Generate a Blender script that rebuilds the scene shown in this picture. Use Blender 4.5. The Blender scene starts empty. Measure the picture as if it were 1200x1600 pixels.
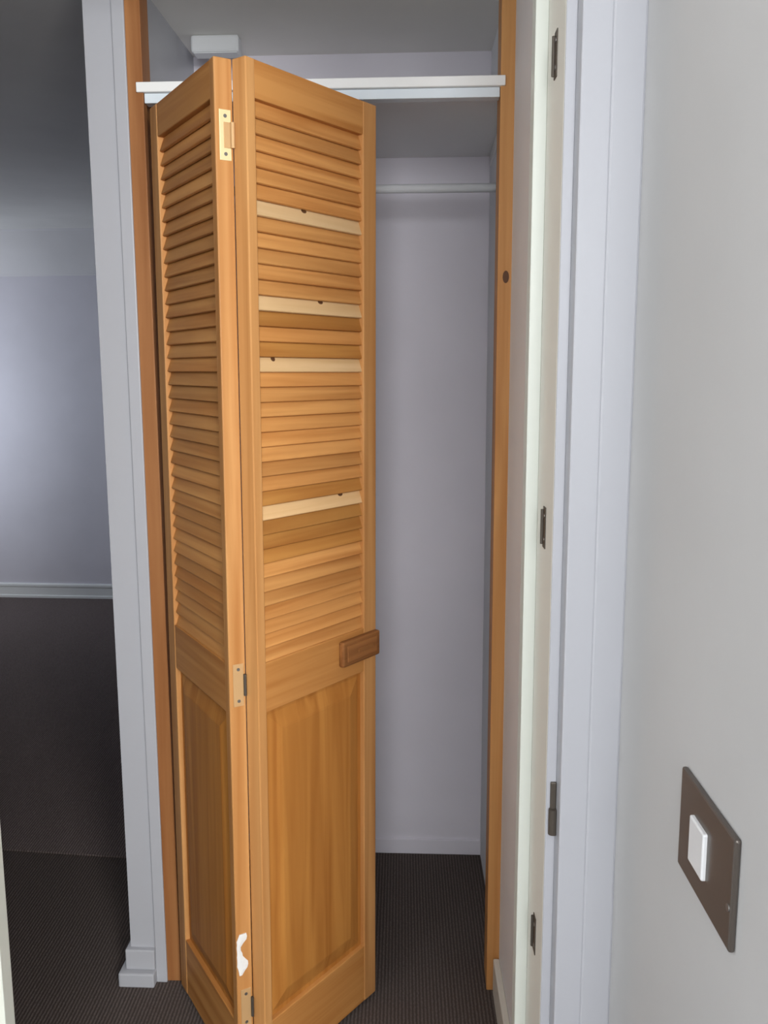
import bpy, bmesh, math, random
from mathutils import Vector, Matrix
random.seed(4)
S = bpy.context.scene
COL = S.collection

# ------------------------------------------------------------ camera
F, CAM_H = 1400.0, 1.44
pitch, yaw, roll = math.atan(220/1400), math.atan(28/1400), math.radians(-0.2)
fw = Vector((-math.sin(yaw)*math.cos(pitch), math.cos(yaw)*math.cos(pitch), -math.sin(pitch)))
rt = Vector((math.cos(yaw), math.sin(yaw), 0)); up = rt.cross(fw)
rt, up = rt*math.cos(roll)+up*math.sin(roll), up*math.cos(roll)-rt*math.sin(roll)
cd = bpy.data.cameras.new('camera'); cam = bpy.data.objects.new('camera', cd); COL.objects.link(cam)
cd.sensor_fit = 'VERTICAL'; cd.sensor_height = 32.0; cd.lens = F/1600*32.0; cd.clip_start = 0.02
m = Matrix((rt, up, -fw)).transposed().to_4x4(); m.translation = Vector((0, 0, CAM_H)); cam.matrix_world = m
S.camera = cam

# ------------------------------------------------------------ light and exposure
S.view_settings.view_transform = 'Standard'; S.view_settings.look = 'None'
S.view_settings.exposure = -0.04; S.view_settings.gamma = 1.0
w = bpy.data.worlds.new('world'); S.world = w; w.use_nodes = True
w.node_tree.nodes['Background'].inputs[0].default_value = (0.72, 0.78, 0.9, 1)
w.node_tree.nodes['Background'].inputs[1].default_value = 0.05
def area(name, loc, target, sx, sy, power, color):
    l = bpy.data.lights.new(name, 'AREA'); l.shape = 'RECTANGLE'; l.size = sx; l.size_y = sy
    l.energy = power; l.color = color
    o = bpy.data.objects.new(name, l); COL.objects.link(o); o.location = loc
    o.rotation_euler = (Vector(target)-Vector(loc)).to_track_quat('-Z', 'Y').to_euler()
    return o
area('window_light_behind', (0.06, -1.6, 1.86), (-0.02, 1.7, 1.40), 0.8, 0.8, 48, (0.95, 0.97, 1.0))
area('window_light_behind_right', (1.00, -1.6, 1.86), (-0.25, 1.7, 1.40), 0.6, 0.8, 80, (1.0, 0.99, 0.96))
area('fill_light_near_left', (-1.32, 0.05, 1.75), (0.25, 1.2, 1.6), 0.7, 0.9, 11, (0.97, 0.98, 1.0))  # added fill brightening the right walls and door lining; no known window
area('window_light_bedroom', (-3.15, 4.95, 1.22), (-1.9, 5.3, 1.22), 0.8, 1.1, 9.5, (0.80, 0.89, 1.0))

# ------------------------------------------------------------ materials
def mat(name, base, rough=0.6, metal=0.0, spec=0.4):
    m = bpy.data.materials.new(name); m.use_nodes = True
    b = m.node_tree.nodes['Principled BSDF']
    b.inputs['Base Color'].default_value = (*base, 1); b.inputs['Roughness'].default_value = rough
    b.inputs['Metallic'].default_value = metal; b.inputs['Specular IOR Level'].default_value = spec
    return m
def nd(m, t): return m.node_tree.nodes.new(t)
def ln(m, a, b): m.node_tree.links.new(a, b)
def paint(name, base, rough=0.7, var=0.05, bump=0.04, scale=2.2):
    m = mat(name, base, rough, spec=0.3); b = m.node_tree.nodes['Principled BSDF']
    tc = nd(m, 'ShaderNodeTexCoord')
    n = nd(m, 'ShaderNodeTexNoise'); n.inputs['Scale'].default_value = scale; n.inputs['Detail'].default_value = 4
    ln(m, tc.outputs['Object'], n.inputs['Vector'])
    r = nd(m, 'ShaderNodeValToRGB')
    r.color_ramp.elements[0].color = (*[c*(1-var) for c in base], 1); r.color_ramp.elements[1].color = (*[min(1, c*(1+var)) for c in base], 1)
    r.color_ramp.elements[0].position = 0.3; r.color_ramp.elements[1].position = 0.7
    ln(m, n.outputs['Fac'], r.inputs['Fac']); ln(m, r.outputs['Color'], b.inputs['Base Color'])
    n2 = nd(m, 'ShaderNodeTexNoise'); n2.inputs['Scale'].default_value = 90; ln(m, tc.outputs['Object'], n2.inputs['Vector'])
    bp = nd(m, 'ShaderNodeBump'); bp.inputs['Strength'].default_value = bump; bp.inputs['Distance'].default_value = 0.003
    ln(m, n2.outputs['Fac'], bp.inputs['Height']); ln(m, bp.outputs['Normal'], b.inputs['Normal'])
    return m
def pine(name, dark, light, vertical=True, rough=0.5, island=True):
    m = mat(name, light, rough, spec=0.22); b = m.node_tree.nodes['Principled BSDF']
    tc = nd(m, 'ShaderNodeTexCoord'); mp = nd(m, 'ShaderNodeMapping')
    mp.inputs['Scale'].default_value = (30, 30, 1.3) if vertical else (1.6, 40, 40)
    ln(m, tc.outputs['Object'], mp.inputs['Vector'])
    oi = nd(m, 'ShaderNodeObjectInfo'); ge = nd(m, 'ShaderNodeNewGeometry')
    ad = nd(m, 'ShaderNodeMath'); ad.operation = 'ADD'
    ln(m, oi.outputs['Random'], ad.inputs[0]); ln(m, ge.outputs['Random Per Island'], ad.inputs[1])
    sc = nd(m, 'ShaderNodeMath'); sc.operation = 'MULTIPLY'; sc.inputs[1].default_value = 37.0
    ln(m, ad.outputs[0], sc.inputs[0])
    va = nd(m, 'ShaderNodeVectorMath'); va.operation = 'ADD'
    ln(m, mp.outputs['Vector'], va.inputs[0]); ln(m, sc.outputs[0], va.inputs[1])
    n = nd(m, 'ShaderNodeTexNoise'); n.inputs['Scale'].default_value = 1.0; n.inputs['Detail'].default_value = 3
    n.inputs['Roughness'].default_value = 0.5; n.inputs['Distortion'].default_value = 0.6
    ln(m, va.outputs['Vector'], n.inputs['Vector'])
    r = nd(m, 'ShaderNodeValToRGB'); r.color_ramp.elements[0].position = 0.30; r.color_ramp.elements[1].position = 0.66
    r.color_ramp.elements[0].color = (*dark, 1); r.color_ramp.elements[1].color = (*light, 1)
    ln(m, n.outputs['Fac'], r.inputs['Fac'])
    hs = nd(m, 'ShaderNodeHueSaturation')
    mr = nd(m, 'ShaderNodeMapRange'); mr.inputs['To Min'].default_value = 0.86; mr.inputs['To Max'].default_value = 1.12
    ln(m, ge.outputs['Random Per Island'], mr.inputs['Value']); ln(m, mr.outputs['Result'], hs.inputs['Value'])
    ln(m, r.outputs['Color'], hs.inputs['Color']); ln(m, hs.outputs['Color'], b.inputs['Base Color'])
    bp = nd(m, 'ShaderNodeBump'); bp.inputs['Strength'].default_value = 0.08; bp.inputs['Distance'].default_value = 0.002
    ln(m, n.outputs['Fac'], bp.inputs['Height']); ln(m, bp.outputs['Normal'], b.inputs['Normal'])
    return m
def carpet(name, dark, light):
    m = mat(name, light, 0.95, spec=0.1); b = m.node_tree.nodes['Principled BSDF']
    tc = nd(m, 'ShaderNodeTexCoord')
    wv = nd(m, 'ShaderNodeTexWave'); wv.inputs['Scale'].default_value = 38; wv.inputs['Distortion'].default_value = 1.2
    wv.inputs['Detail'].default_value = 2; wv.inputs['Detail Scale'].default_value = 3; wv.bands_direction = 'X'
    ln(m, tc.outputs['Object'], wv.inputs['Vector'])
    n = nd(m, 'ShaderNodeTexNoise'); n.inputs['Scale'].default_value = 160; n.inputs['Detail'].default_value = 4
    ln(m, tc.outputs['Object'], n.inputs['Vector'])
    mx = nd(m, 'ShaderNodeMath'); mx.operation = 'MULTIPLY'
    ln(m, wv.outputs['Fac'], mx.inputs[0]); ln(m, n.outputs['Fac'], mx.inputs[1])
    r = nd(m, 'ShaderNodeValToRGB'); r.color_ramp.elements[0].position = 0.05; r.color_ramp.elements[1].position = 0.6
    r.color_ramp.elements[0].color = (*dark, 1); r.color_ramp.elements[1].color = (*light, 1)
    ln(m, mx.outputs[0], r.inputs['Fac']); ln(m, r.outputs['Color'], b.inputs['Base Color'])
    bp = nd(m, 'ShaderNodeBump'); bp.inputs['Strength'].default_value = 0.6; bp.inputs['Distance'].default_value = 0.004
    ln(m, mx.outputs[0], bp.inputs['Height']); ln(m, bp.outputs['Normal'], b.inputs['Normal'])
    return m

M = dict(
    wall=paint('wall_paint', (0.78, 0.755, 0.82)),
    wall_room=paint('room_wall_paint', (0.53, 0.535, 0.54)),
    wall_hall=paint('hall_wall_paint', (0.85, 0.87, 0.90)),
    ceil=paint('ceiling_paint', (0.84, 0.825, 0.79)),
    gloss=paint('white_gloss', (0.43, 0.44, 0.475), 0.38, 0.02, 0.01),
    cream=paint('cream_gloss', (0.61, 0.64, 0.59), 0.38, 0.02, 0.01),
    beige=paint('lining_gloss', (0.73, 0.715, 0.65), 0.42, 0.03, 0.01),
    shelf=paint('shelf_paint', (0.86, 0.87, 0.86), 0.4, 0.02, 0.01),
    cove=paint('cove_paint', (0.80, 0.78, 0.79)),
    batten=paint('batten_paint', (0.70, 0.77, 0.82), 0.4, 0.02, 0.01),
    plastic=mat('white_plastic', (0.72, 0.74, 0.76), 0.35),
    pine_v=pine('pine_upright', (0.42, 0.18, 0.052), (0.58, 0.30, 0.110)),
    pine_h=pine('pine_crosswise', (0.39, 0.15, 0.034), (0.55, 0.26, 0.078), False),
    pine_panel=pine('pine_board', (0.35, 0.125, 0.022), (0.51, 0.222, 0.050)),
    slat=pine('pine_slat', (0.45, 0.18, 0.046), (0.66, 0.325, 0.105), False),
    slat_pale=pine('pine_slat_pale', (0.66, 0.42, 0.20), (0.78, 0.54, 0.29), False),
    slat_deep=pine('pine_slat_deep', (0.36, 0.14, 0.03), (0.50, 0.235, 0.06), False),
    jamb=pine('pine_jamb', (0.27, 0.105, 0.034), (0.39, 0.175, 0.066)),
    knot=mat('pine_knot', (0.11, 0.045, 0.016), 0.6),
    brass=mat('brass', (0.90, 0.74, 0.42), 0.38, 0.35),
    dull_brass=mat('tarnished_brass', (0.56, 0.35, 0.165), 0.5, 0.2),
    bronze=mat('dark_bronze', (0.10, 0.085, 0.07), 0.5, 0.5),
    steel=mat('brushed_nickel', (0.115, 0.100, 0.088), 0.36, 0.5),
    screw=mat('screw_steel', (0.25, 0.24, 0.23), 0.4, 0.8),
    handle=pine('dark_handle_wood', (0.17, 0.065, 0.02), (0.30, 0.125, 0.04), False),
    filler=paint('white_filler', (0.78, 0.78, 0.77), 0.8, 0.05, 0.3),
    carpet=carpet('brown_ribbed_carpet', (0.066, 0.053, 0.048), (0.145, 0.119, 0.109)),
    carpet2=carpet('lighter_brown_carpet', (0.10, 0.080, 0.075), (0.25, 0.202, 0.190)),  # same rib pattern as the hall carpet, in a lighter tone
)

# ------------------------------------------------------------ helpers
def box(bm, x0, x1, y0, y1, z0, z1, bev=0.0, mi=0, mtx=None):
    vs = [bm.verts.new((x, y, z)) for x in (x0, x1) for y in (y0, y1) for z in (z0, z1)]
    fs = [bm.faces.new([vs[i] for i in q]) for q in ((0, 1, 3, 2), (4, 6, 7, 5), (0, 4, 5, 1), (2, 3, 7, 6), (0, 2, 6, 4), (1, 5, 7, 3))]
    if bev > 0:
        es = list({e for f in fs for e in f.edges})
        r = bmesh.ops.bevel(bm, geom=es, offset=bev, segments=2, affect='EDGES', profile=0.5)
        vs = list({v for f in r['faces'] for v in f.verts} | {v for v in vs if v.is_valid})
        fs = list({f for v in vs for f in v.link_faces})
    for f in fs: f.material_index = mi
    if mtx is not None: bmesh.ops.transform(bm, matrix=mtx, verts=vs)
    return vs
def prism(bm, pts, z0, z1, mi=0):
    a = [bm.verts.new((x, y, z0)) for x, y in pts]; b = [bm.verts.new((x, y, z1)) for x, y in pts]
    n = len(pts)
    fs = [bm.faces.new(a[::-1]), bm.faces.new(b)] + [bm.faces.new((a[i], a[(i+1) % n], b[(i+1) % n], b[i])) for i in range(n)]
    for f in fs: f.material_index = mi
    return a+b
def profile_x(bm, pts, x0, x1):      # (y, z) outline swept along x
    a = [bm.verts.new((x0, y, z)) for y, z in pts]; b = [bm.verts.new((x1, y, z)) for y, z in pts]
    n = len(pts)
    bm.faces.new(a); bm.faces.new(b[::-1])
    for i in range(n): bm.faces.new((a[(i+1) % n], a[i], b[i], b[(i+1) % n]))
    return a+b
def cyl(bm, p0, p1, r, seg=20, r2=None, mi=0):
    p0, p1 = Vector(p0), Vector(p1); d = p1-p0
    mt = Matrix.Translation((p0+p1)/2) @ d.to_track_quat('Z', 'Y').to_matrix().to_4x4()
    res = bmesh.ops.create_cone(bm, cap_ends=True, segments=seg, radius1=r, radius2=r if r2 is None else r2, depth=d.length, matrix=mt)
    for f in {f for v in res['verts'] for f in v.link_faces}: f.material_index = mi
    return res['verts']
def obj(name, bm, mats, parent=None, smooth=False, **props):
    bmesh.ops.recalc_face_normals(bm, faces=bm.faces)
    me = bpy.data.meshes.new(name); bm.to_mesh(me); bm.free()
    for mm in (mats if isinstance(mats, (list, tuple)) else [mats]): me.materials.append(mm)
    if smooth:
        for p in me.polygons: p.use_smooth = True
    o = bpy.data.objects.new(name, me); COL.objects.link(o)
    if parent is not None: o.parent = parent
    for k, v in props.items(): o[k] = v
    return o
def thing(name, label, cat, loc=(0, 0, 0), rz=0.0, group=None):
    o = bpy.data.objects.new(name, None); COL.objects.link(o)
    o.empty_display_size = 0.1; o.location = loc; o.rotation_euler = (0, 0, rz); o['label'] = label; o['category'] = cat
    if group: o['group'] = group
    return o
def struct(name, bm, mm, label=None, cat=None, parent=None):
    o = obj(name, bm, mm, parent)
    if parent is None: o['kind'] = 'structure'
    if label: o['label'] = label
    if cat: o['category'] = cat
    return o
NB = bmesh.new

# cupboard frame of reference: u to the right along its front, v into its depth
CA = math.radians(-1.65); CO = Vector((-0.55, 1.935))
def T(u, v): return (CO.x+u*math.cos(CA)-v*math.sin(CA), CO.y+u*math.sin(CA)+v*math.cos(CA))
CM = Matrix.Translation((CO.x, CO.y, 0)) @ Matrix.Rotation(CA, 4, 'Z')
def cbox(bm, u0, u1, v0, v1, z0, z1, bev=0.0, mi=0): return box(bm, u0, u1, v0, v1, z0, z1, bev, mi, CM)

CEIL = 2.269
# ------------------------------------------------------------ structure: floor, ceiling, walls
b = NB(); prism(b, [(-3.7, -2.4), (1.8, -2.4), (1.8, 2.46), (0.45, 2.66), (-0.70, 2.66), (-0.70, 2.465), (-3.7, 2.77)], -0.03, 0.0)
struct('floor', b, M['carpet'], 'dark brown ribbed carpet running from the doorway into the cupboard', 'floor')
b = NB(); prism(b, [(-3.7, 2.77), (-0.70, 2.465), (-0.60, 2.66), (-0.60, 5.9), (-3.7, 5.9)], -0.03, 0.004)
struct('floor_bedroom', b, M['carpet2'], 'lighter brown ribbed carpet in the room at the left', 'floor')
b = NB(); box(b, -3.7, 1.8, -2.4, 5.9, CEIL, CEIL+0.1)
struct('ceiling', b, M['ceil'], 'plain off white ceiling', 'ceiling')
b = NB(); prism(b, [(0.26, 0.55), (0.26, 1.035), (0.1922, 1.035), (0.1922, 1.2), (0.42, 1.2), (0.42, 0.69), (1.7, 0.69), (1.7, 0.55)], 0, CEIL)
struct('wall_right', b, M['wall_room'], 'pale grey wall at the right with the metal light switch', 'wall')
b = NB(); prism(b, [(0.227, 1.2), (0.227, 1.918), (0.236, 1.918), (0.236, 2.62), (0.42, 2.62), (0.42, 1.2)], 0, CEIL)
struct('wall_hall_right', b, M['wall_hall'], 'white side wall running from the doorway into the cupboard', 'wall')
b = NB(); box(b, -3.7, -0.6085, 1.035, 1.2, 0, CEIL); box(b, -0.6085, 0.1922, 1.035, 1.2, 2.20, CEIL)
struct('wall_front', b, M['wall_room'], 'wall around the near doorway', 'wall')
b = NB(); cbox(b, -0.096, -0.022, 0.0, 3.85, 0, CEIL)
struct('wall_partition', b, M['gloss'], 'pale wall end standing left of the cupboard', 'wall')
b = NB(); cbox(b, -0.022, 0.80, 0.602, 0.66, 0, CEIL)
struct('wall_back', b, M['wall'], 'lilac grey back wall inside the cupboard', 'wall')
b = NB(); prism(b, [(-3.7, 5.675), (-0.5, 5.483), (-0.5, 5.9), (-3.7, 5.9)], 0, CEIL)
struct('wall_far', b, M['wall'], 'lilac grey far wall of the room at the left', 'wall')
b = NB(); box(b, -3.45, -3.25, 1.2, 5.9, 0, CEIL)
struct('wall_left', b, M['wall'])
b = NB(); box(b, -1.5, -1.35, -2.3, 1.035, 0, CEIL)
struct('wall_near_left', b, M['wall_room'])
b = NB(); box(b, -1.5, 1.8, -2.45, -2.3, 0, CEIL)
struct('wall_rear', b, M['wall_room'])
b = NB(); box(b, 1.6, 1.8, -2.3, 0.55, 0, CEIL)
struct('wall_near_right', b, M['wall_room'])
# big concave cove between far wall and its ceiling
b = NB()
pr = [(0.0, 2.02), (0.0, CEIL), (-0.20, CEIL), (-0.185, CEIL-0.012), (-0.10, CEIL-0.135), (-0.02, CEIL-0.235)]
vs = profile_x(b, [(y, z) for y, z in pr], 0, 3.1)
bmesh.ops.transform(b, matrix=Matrix.Translation((-3.6, 5.669, 0)) @ Matrix.Rotation(math.radians(-3.43), 4, 'Z'), verts=vs)
struct('trim_6', b, M['cove'], 'curved cove where the far wall meets the ceiling', 'cove')

# baseboards
b = NB()
vs = profile_x(b, [(0, 0), (0, 0.098), (-0.008, 0.098), (-0.013, 0.09), (-0.013, 0.078), (-0.009, 0.072), (-0.009, 0.022), (-0.016, 0.018), (-0.016, 0)], 0, 3.0)
bmesh.ops.transform(b, matrix=Matrix.Translation((-3.6, 5.669, 0)) @ Matrix.Rotation(math.radians(-3.43), 4, 'Z'), verts=vs)
struct('baseboard_far', b, M['shelf'], 'white moulded baseboard along the far wall of the left room', 'baseboard')
b = NB(); cbox(b, -0.0, 0.786, 0.595, 0.602, 0, 0.048, 0.003)
struct('baseboard_back', b, M['wall'], 'low baseboard at the back of the cupboard', 'baseboard')
b = NB(); box(b, 0.2125, 0.227, 1.2, 1.905, 0, 0.088, 0.003)
struct('baseboard_right', b, M['beige'], 'off white baseboard at the foot of the right pine jamb', 'baseboard')
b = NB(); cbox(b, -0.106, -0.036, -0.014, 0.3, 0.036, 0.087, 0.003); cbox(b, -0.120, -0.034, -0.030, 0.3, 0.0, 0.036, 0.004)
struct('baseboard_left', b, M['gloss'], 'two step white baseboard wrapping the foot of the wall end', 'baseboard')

# trims: cover strip, pine jambs
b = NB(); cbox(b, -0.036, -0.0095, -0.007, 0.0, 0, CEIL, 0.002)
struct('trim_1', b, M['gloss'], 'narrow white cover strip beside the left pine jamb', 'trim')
b = NB(); cbox(b, -0.022, 0.0215, 0.0, 0.022, 0, CEIL, 0.0015); cbox(b, -0.022, 0.012, 0.022, 0.085, 0, CEIL)
struct('trim_2', b, M['jamb'], 'left pine jamb of the cupboard opening', 'door jamb')
b = NB(); cbox(b, 0.749, 0.786, 0.0, 0.085, 0, CEIL, 0.0015)
j2 = struct('trim_3', b, M['pine_v'], 'right pine jamb of the cupboard opening with a dark knot', 'door jamb')
b = NB(); vs = cyl(b, (0, 0.003, 0), (0, -0.0006, 0), 0.011, 18)
bmesh.ops.scale(b, vec=(0.6, 1, 1.15), verts=vs)
bmesh.ops.transform(b, matrix=CM @ Matrix.Translation((0.766, 0, 1.632)), verts=vs)
struct('knot', b, M['knot'], parent=j2)

# near doorway: architrave, lining with hinge leaves, stop
XL, XR = -0.5950, 0.1790
b = NB(); H = 2.19
for s, xe in ((1, XR), (-1, XL)):
    def bx(a, c, y0, y1, bev=0.002): x0, x1 = sorted((xe+s*a, xe+s*c)); box(b, x0, x1, y0, y1, 0, CEIL-0.001, bev)
    bx(0.0125, 0.046, 1.0205, 1.0500, 0.002); bx(0.0445, 0.0818, 1.0185, 1.0355, 0.003)
box(b, XL-0.0816, XR+0.0816, 1.0185, 1.0355, H+0.015, CEIL-0.001, 0.004)
struct('trim_4', b, M['gloss'], 'white moulded architrave around the near doorway', 'architrave')
b = NB()
box(b, XR, XR+0.0135, 1.0515, 1.2, 0, H+0.01, 0.0012); box(b, XL-0.0135, XL, 1.0515, 1.2, 0, H+0.01, 0.0012); box(b, XL, XR, 1.0515, 1.2, H-0.002, H+0.0099)
lin = struct('trim_5', b, M['beige'], 'cream door lining of the near doorway, its door removed', 'door lining')
b = NB(); box(b, XR+0.0004, XR+0.0128, 1.0490, 1.0525, 0, H+0.01, 0.001); box(b, XL-0.0128, XL-0.0004, 1.0490, 1.0525, 0, H+0.01, 0.001)
struct('lining_edge', b, M['gloss'], 'pale front edge of the lining', parent=lin)
b = NB()
box(b, XR-0.0163, XR, 1.169, 1.1999, 0, H-0.002, 0.0012); box(b, XL, XL+0.0145, 1.169, 1.1999, 0, H-0.002, 0.0012); box(b, XL+0.0145, XR-0.0163, 1.169, 1.1999, H-0.016, H-0.002)
struct('door_stop', b, M['cream'], 'cream door stop', parent=lin)
for zc in (1.801, 1.246, 0.690):
    b = NB(); box(b, XR-0.0012, XR+0.001, 1.100, 1.118, zc-0.026, zc+0.026, 0.0005)
    cyl(b, (XR-0.002, 1.116, zc-0.022), (XR-0.002, 1.116, zc+0.022), 0.0024, 10)
    h = struct('hinge_leaf', b, M['bronze'], 'dark bronze hinge leaf', parent=lin)
    for dz in (-0.015, 0.015):
        b = NB(); cyl(b, (XR-0.0019, 1.107, zc+dz), (XR-0.001, 1.107, zc+dz), 0.003, 12); struct('screw', b, M['screw'], parent=h)
b = NB(); box(b, XR+0.005, XR+0.0122, 1.0450, 1.0495, 0.868, 0.937, 0.001)
cyl(b, (XR+0.0085, 1.0440, 0.870), (XR+0.0085, 1.0440, 0.903), 0.0055, 12)
struct('strike_plate', b, M['bronze'], 'dark strike plate at the edge of the lining', parent=lin)

# ------------------------------------------------------------ bifold louvre door
door = thing('bifold_door', 'honey pine louvred bifold door standing half folded in front of the cupboard', 'door', (-0.301, 1.74, 0))
door.rotation_euler = (0, math.atan(0.011/1.965), 0)      # the whole door hangs a touch out of plumb
LW, LT, Z0, Z1 = 0.362, 0.033, 0.012, 1.965
ZL0, ZL1, ZM0 = 0.898, 1.902, 0.800        # louvre bottom and top, bottom of middle rail
ZB1 = 0.150
NS = 37; PITCH = (ZL1-ZL0)/NS
SA, SO = 0.022, 0.042                        # stile at the fold, stile at the outer edge
PALE = {6: 1, 12: 1, 16: 1, 26: 1}; DEEP = {13, 15, 25, 27, 28, 29}
def leaf(mtx, fold_at_start, special):
    s0, s1 = (SA, SO) if fold_at_start else (SO, SA)
    inv = Matrix.Translation(-Vector((-0.29, 1.74, 0)))
    def part(name, bm, mm, **k):
        o = obj(name, bm, mm, door, **k); o.matrix_local = inv @ mtx; return o
    b = NB(); box(b, 0, s0, 0, LT, Z0, Z1, 0.0022); part('stile', b, M['pine_v'])
    b = NB(); box(b, LW-s1, LW, 0, LT, Z0, Z1, 0.0022); part('stile', b, M['pine_v'])
    for nm, za, zb in (('top_rail', ZL1, Z1), ('middle_rail', ZM0, ZL0), ('bottom_rail', Z0, ZB1)):
        b = NB(); box(b, s0-0.001, LW-s1+0.001, 0.0012, LT-0.001, za, zb, 0.0018); part(nm, b, M['pine_h'])
    b = NB()
    tilt = math.radians(19)
    for i in range(NS):
        zc = ZL1-PITCH*(i+0.5)
        mi = 0
        if special: mi = 1 if i in PALE else (2 if i in DEEP else 0)
        mm = Matrix.Translation((0, 0.0125, zc)) @ Matrix.Rotation(tilt, 4, 'X').inverted()
        vs = box(b, s0-0.004, LW-s1+0.004, -0.0033, 0.0033, -0.0158, 0.0158, 0.0016, mi)
        bmesh.ops.transform(b, matrix=mm, verts=vs)
        if special and i in (6, 12, 16, 26):
            fx = {6: .45, 12: .60, 16: .15, 26: .79}[i]; kx = s0+(LW-s0-s1)*fx
            kz = 0.0095 if i != 16 else 0.0085
            vs = cyl(b, (kx, -0.0036, kz), (kx, 0.0, kz), 0.0055 if i == 16 else 0.0048, 14, mi=3)
            bmesh.ops.scale(b, vec=(1.5 if i != 16 else 1.0, 1, 0.9), space=Matrix.Translation((-kx, 0, -kz)), verts=vs)
            bmesh.ops.transform(b, matrix=mm, verts=vs)
    part('louvre_slats', b, [M['slat'], M['slat_pale'], M['slat_deep'], M['knot']])
    # raised and fielded lower panel
    b = NB()
    x0, x1, za, zb = s0-0.004, LW-s1+0.004, ZB1-0.004, ZM0+0.004
    rings = [(0.0, 0.011), (0.014, 0.011), (0.046, 0.0035), (0.050, 0.0030)]
    loops = []
    for ins, y in rings:
        loops.append([b.verts.new(p) for p in ((x0+ins, y, za+ins), (x1-ins, y, za+ins), (x1-ins, y, zb-ins), (x0+ins, y, zb-ins))])
    back = [b.verts.new((v.co.x, 0.022, v.co.z)) for v in loops[0]]
    for la, lb in zip([back]+loops[:-1], loops):
        for k in range(4): b.faces.new((la[k], la[(k+1) % 4], lb[(k+1) % 4], lb[k]))
    b.faces.new(loops[-1]); b.faces.new(back[::-1])
    part('lower_panel', b, M['pine_panel'])
    return part
def frame(o, xd, yd):
    m = Matrix(((xd[0], yd[0], 0, o[0]), (xd[1], yd[1], 0, o[1]), (0, 0, 1, 0), (0, 0, 0, 1))); return m
def unit(x, y): l = math.hypot(x, y); return (x/l, y/l)
dR = unit(0.585, 0.81); dL = unit(0.533, -0.846)
R0 = (-0.2622, 1.5985); LAP = (-0.3165, 1.600)
MR = frame(R0, dR, (-dR[1], dR[0]))
ML = frame((LAP[0]-dL[0]*LW, LAP[1]-dL[1]*LW), dL, (-dL[1], dL[0]))
pR = leaf(MR, True, True)
pL = leaf(ML, False, False)
# handle: dark wooden pull on the middle rail
b = NB(); box(b, 0.236, 0.3600, -0.013, 0.0012, 0.832, 0.887, 0.004)
box(b, 0.248, 0.348, -0.0150, -0.012, 0.842, 0.877, 0.0014); box(b, 0.282, 0.332, -0.0165, -0.014, 0.855, 0.864, 0.001)
pR('handle', b, M['handle'], label='dark brown wooden pull block')
# hinges between the leaves
for zc, mm, big in ((1.840, 'brass', True), (0.857, 'dull_brass', True), (0.185, 'dull_brass', False)):
    b = NB(); hz = 0.0415
    box(b, LW-0.0005, LW+0.0014, 0.0075, 0.0285, zc-hz, zc+hz, 0.0006)
    h = pL('hinge', b, M[mm], label='bright brass hinge near the top of the fold' if mm == 'brass' else ('dull brass hinge at middle rail height' if big else 'dull hinge near the floor'))
    def sub(name, bm, m2): 
        o = obj(name, bm, m2, h); return o
    b = NB(); cyl(b, (LW+0.0042, 0.0300, zc-0.021), (LW+0.0042, 0.0300, zc+0.021), 0.0042 if mm == 'brass' else 0.0030, 16)
    if mm == 'brass': box(b, LW+0.0012, LW+0.0026, 0.0150, 0.030, zc-0.021, zc+0.021, 0.0005)
    sub('hinge_knuckle', b, M['dull_brass' if mm == 'brass' else 'bronze'])
    for dz in (-0.031, 0.031):
        b = NB(); cyl(b, (LW+0.001, 0.018, zc+dz), (LW+0.0021, 0.018, zc+dz), 0.0032, 14); sub('screw', b, M['screw'])
# white filler smeared over the fold edge near the floor
b = NB(); rnd = random.Random(9); lft, rgt = [], []
N = 14
prof = [(.006, .020), (.003, .022), (.0, .021), (.0, .012), (.0, .009), (.0, .008), (.0, .010), (.0, .013), (.0, .017), (.0, .022), (.0, .024), (.002, .021), (.003, .014), (.004, .010)]
vsf, vsb = [], []
for k, (a, c) in enumerate(prof):
    z = 0.347-0.088*k/(N-1)
    j = rnd.uniform(-.0012, .0012)
    vsf.append((b.verts.new((LW+0.0012, a+0.0015+j*0.3, z)), b.verts.new((LW+0.0020, (a+c)/2+0.001, z)), b.verts.new((LW+0.0010, c+0.0015+j, z))))
    vsb.append((b.verts.new((LW-0.0008, a+0.0015+j*0.3, z)), b.verts.new((LW-0.0008, c+0.0015+j, z))))
for k in range(N-1):
    p, q = vsf[k], vsf[k+1]; r, s_ = vsb[k], vsb[k+1]
    b.faces.new((p[0], p[1], q[1], q[0])); b.faces.new((p[1], p[2], q[2], q[1]))
    b.faces.new((p[0], q[0], s_[0], r[0])); b.faces.new((p[2], r[1], s_[1], q[2])); b.faces.new((r[0], s_[0], s_[1], r[1]))
b.faces.new((vsf[0][0], vsb[0][0], vsb[0][1], vsf[0][2], vsf[0][1])); b.faces.new((vsf[-1][0], vsf[-1][1], vsf[-1][2], vsb[-1][1], vsb[-1][0]))
pL('filler_patch', b, M['filler'], label='patch of flaking white filler near the foot of the fold edge')
# pivot pins and floor bracket
b = NB(); cyl(b, (0.025, LT/2, 0.0), (0.025, LT/2, Z0+0.002), 0.006, 12); box(b, -0.012, 0.045, 0.004, 0.030, 0.0, 0.004, 0.001); pL('pivot_pin', b, M['screw'])

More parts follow.
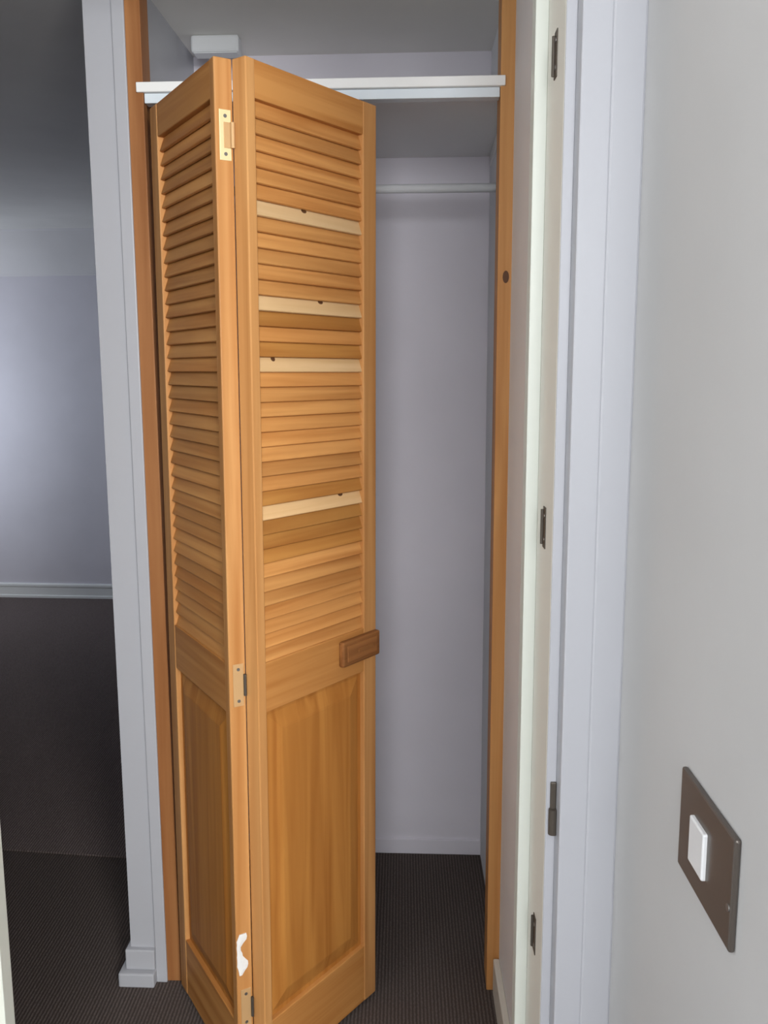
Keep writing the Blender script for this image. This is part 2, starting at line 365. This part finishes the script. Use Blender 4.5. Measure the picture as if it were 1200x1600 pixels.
# ------------------------------------------------------------ cupboard fittings
sh = thing('cupboard_shelf', 'white shelf across the cupboard above the folding door', 'shelf', (CO.x, CO.y, 2.0045), CA)
b = NB(); box(b, 0.0085, 0.7585, -0.006, 0.016, 0.0, 0.0195, 0.0015); box(b, 0.0225, 0.748, 0.016, 0.085, 0.0005, 0.0190); box(b, -0.021, 0.784, 0.0855, 0.6015, 0.0005, 0.0190)
obj('shelf_board', b, M['shelf'], sh)
b = NB(); box(b, 0.0225, 0.748, 0.003, 0.030, -0.0195, -0.0005, 0.001)
obj('front_batten', b, M['batten'], sh, label='pale blue white batten under the shelf edge')
b = NB(); box(b, 0.767, 0.785, 0.10, 0.58, -0.030, -0.0005, 0.002); obj('side_batten', b, M['shelf'], sh)

rl = thing('clothes_rail', 'thin white clothes rail under the shelf inside the cupboard', 'rail', (CO.x, CO.y, 1.872), CA)
b = NB(); cyl(b, (-0.014, 0.325, 0), (0.779, 0.325, 0), 0.0105, 20); obj('rail_tube', b, M['plastic'], rl, True)
for ua, ub in ((-0.0205, -0.011), (0.775, 0.7845)):
    b = NB(); cyl(b, (ua, 0.325, 0), (ub, 0.325, 0), 0.019, 20); obj('end_socket', b, M['plastic'], rl)

bx_ = thing('ceiling_box', 'small white plastic box on the cupboard ceiling', 'box', (*T(0.0715, 0.467), CEIL), CA)
b = NB(); box(b, -0.0605, 0.0605, -0.024, 0.024, -0.041, 0.0, 0.006); obj('box_cover', b, M['plastic'], bx_)
b = NB(); box(b, -0.055, 0.055, -0.020, 0.020, -0.0425, -0.040, 0.001); obj('box_base', b, M['plastic'], bx_)

# ------------------------------------------------------------ light switch on the right wall
sw = thing('light_switch', 'wide brushed metal light switch with one white rocker on the right wall', 'light switch', (0.26, 0.708, 1.0375))
b = NB(); box(b, -0.0055, 0.0, -0.066, 0.066, -0.0475, 0.0475, 0.0022); obj('switch_plate', b, M['steel'], sw)
b = NB(); vs = box(b, -0.0092, -0.004, -0.008, 0.028, -0.022, 0.020, 0.0015)
rk = obj('rocker', b, M['plastic'], sw, label='white rocker')
b = NB(); cyl(b, (-0.0052, -0.060, -0.012), (-0.0062, -0.060, -0.012), 0.0032, 14); obj('screw', b, M['screw'], sw)
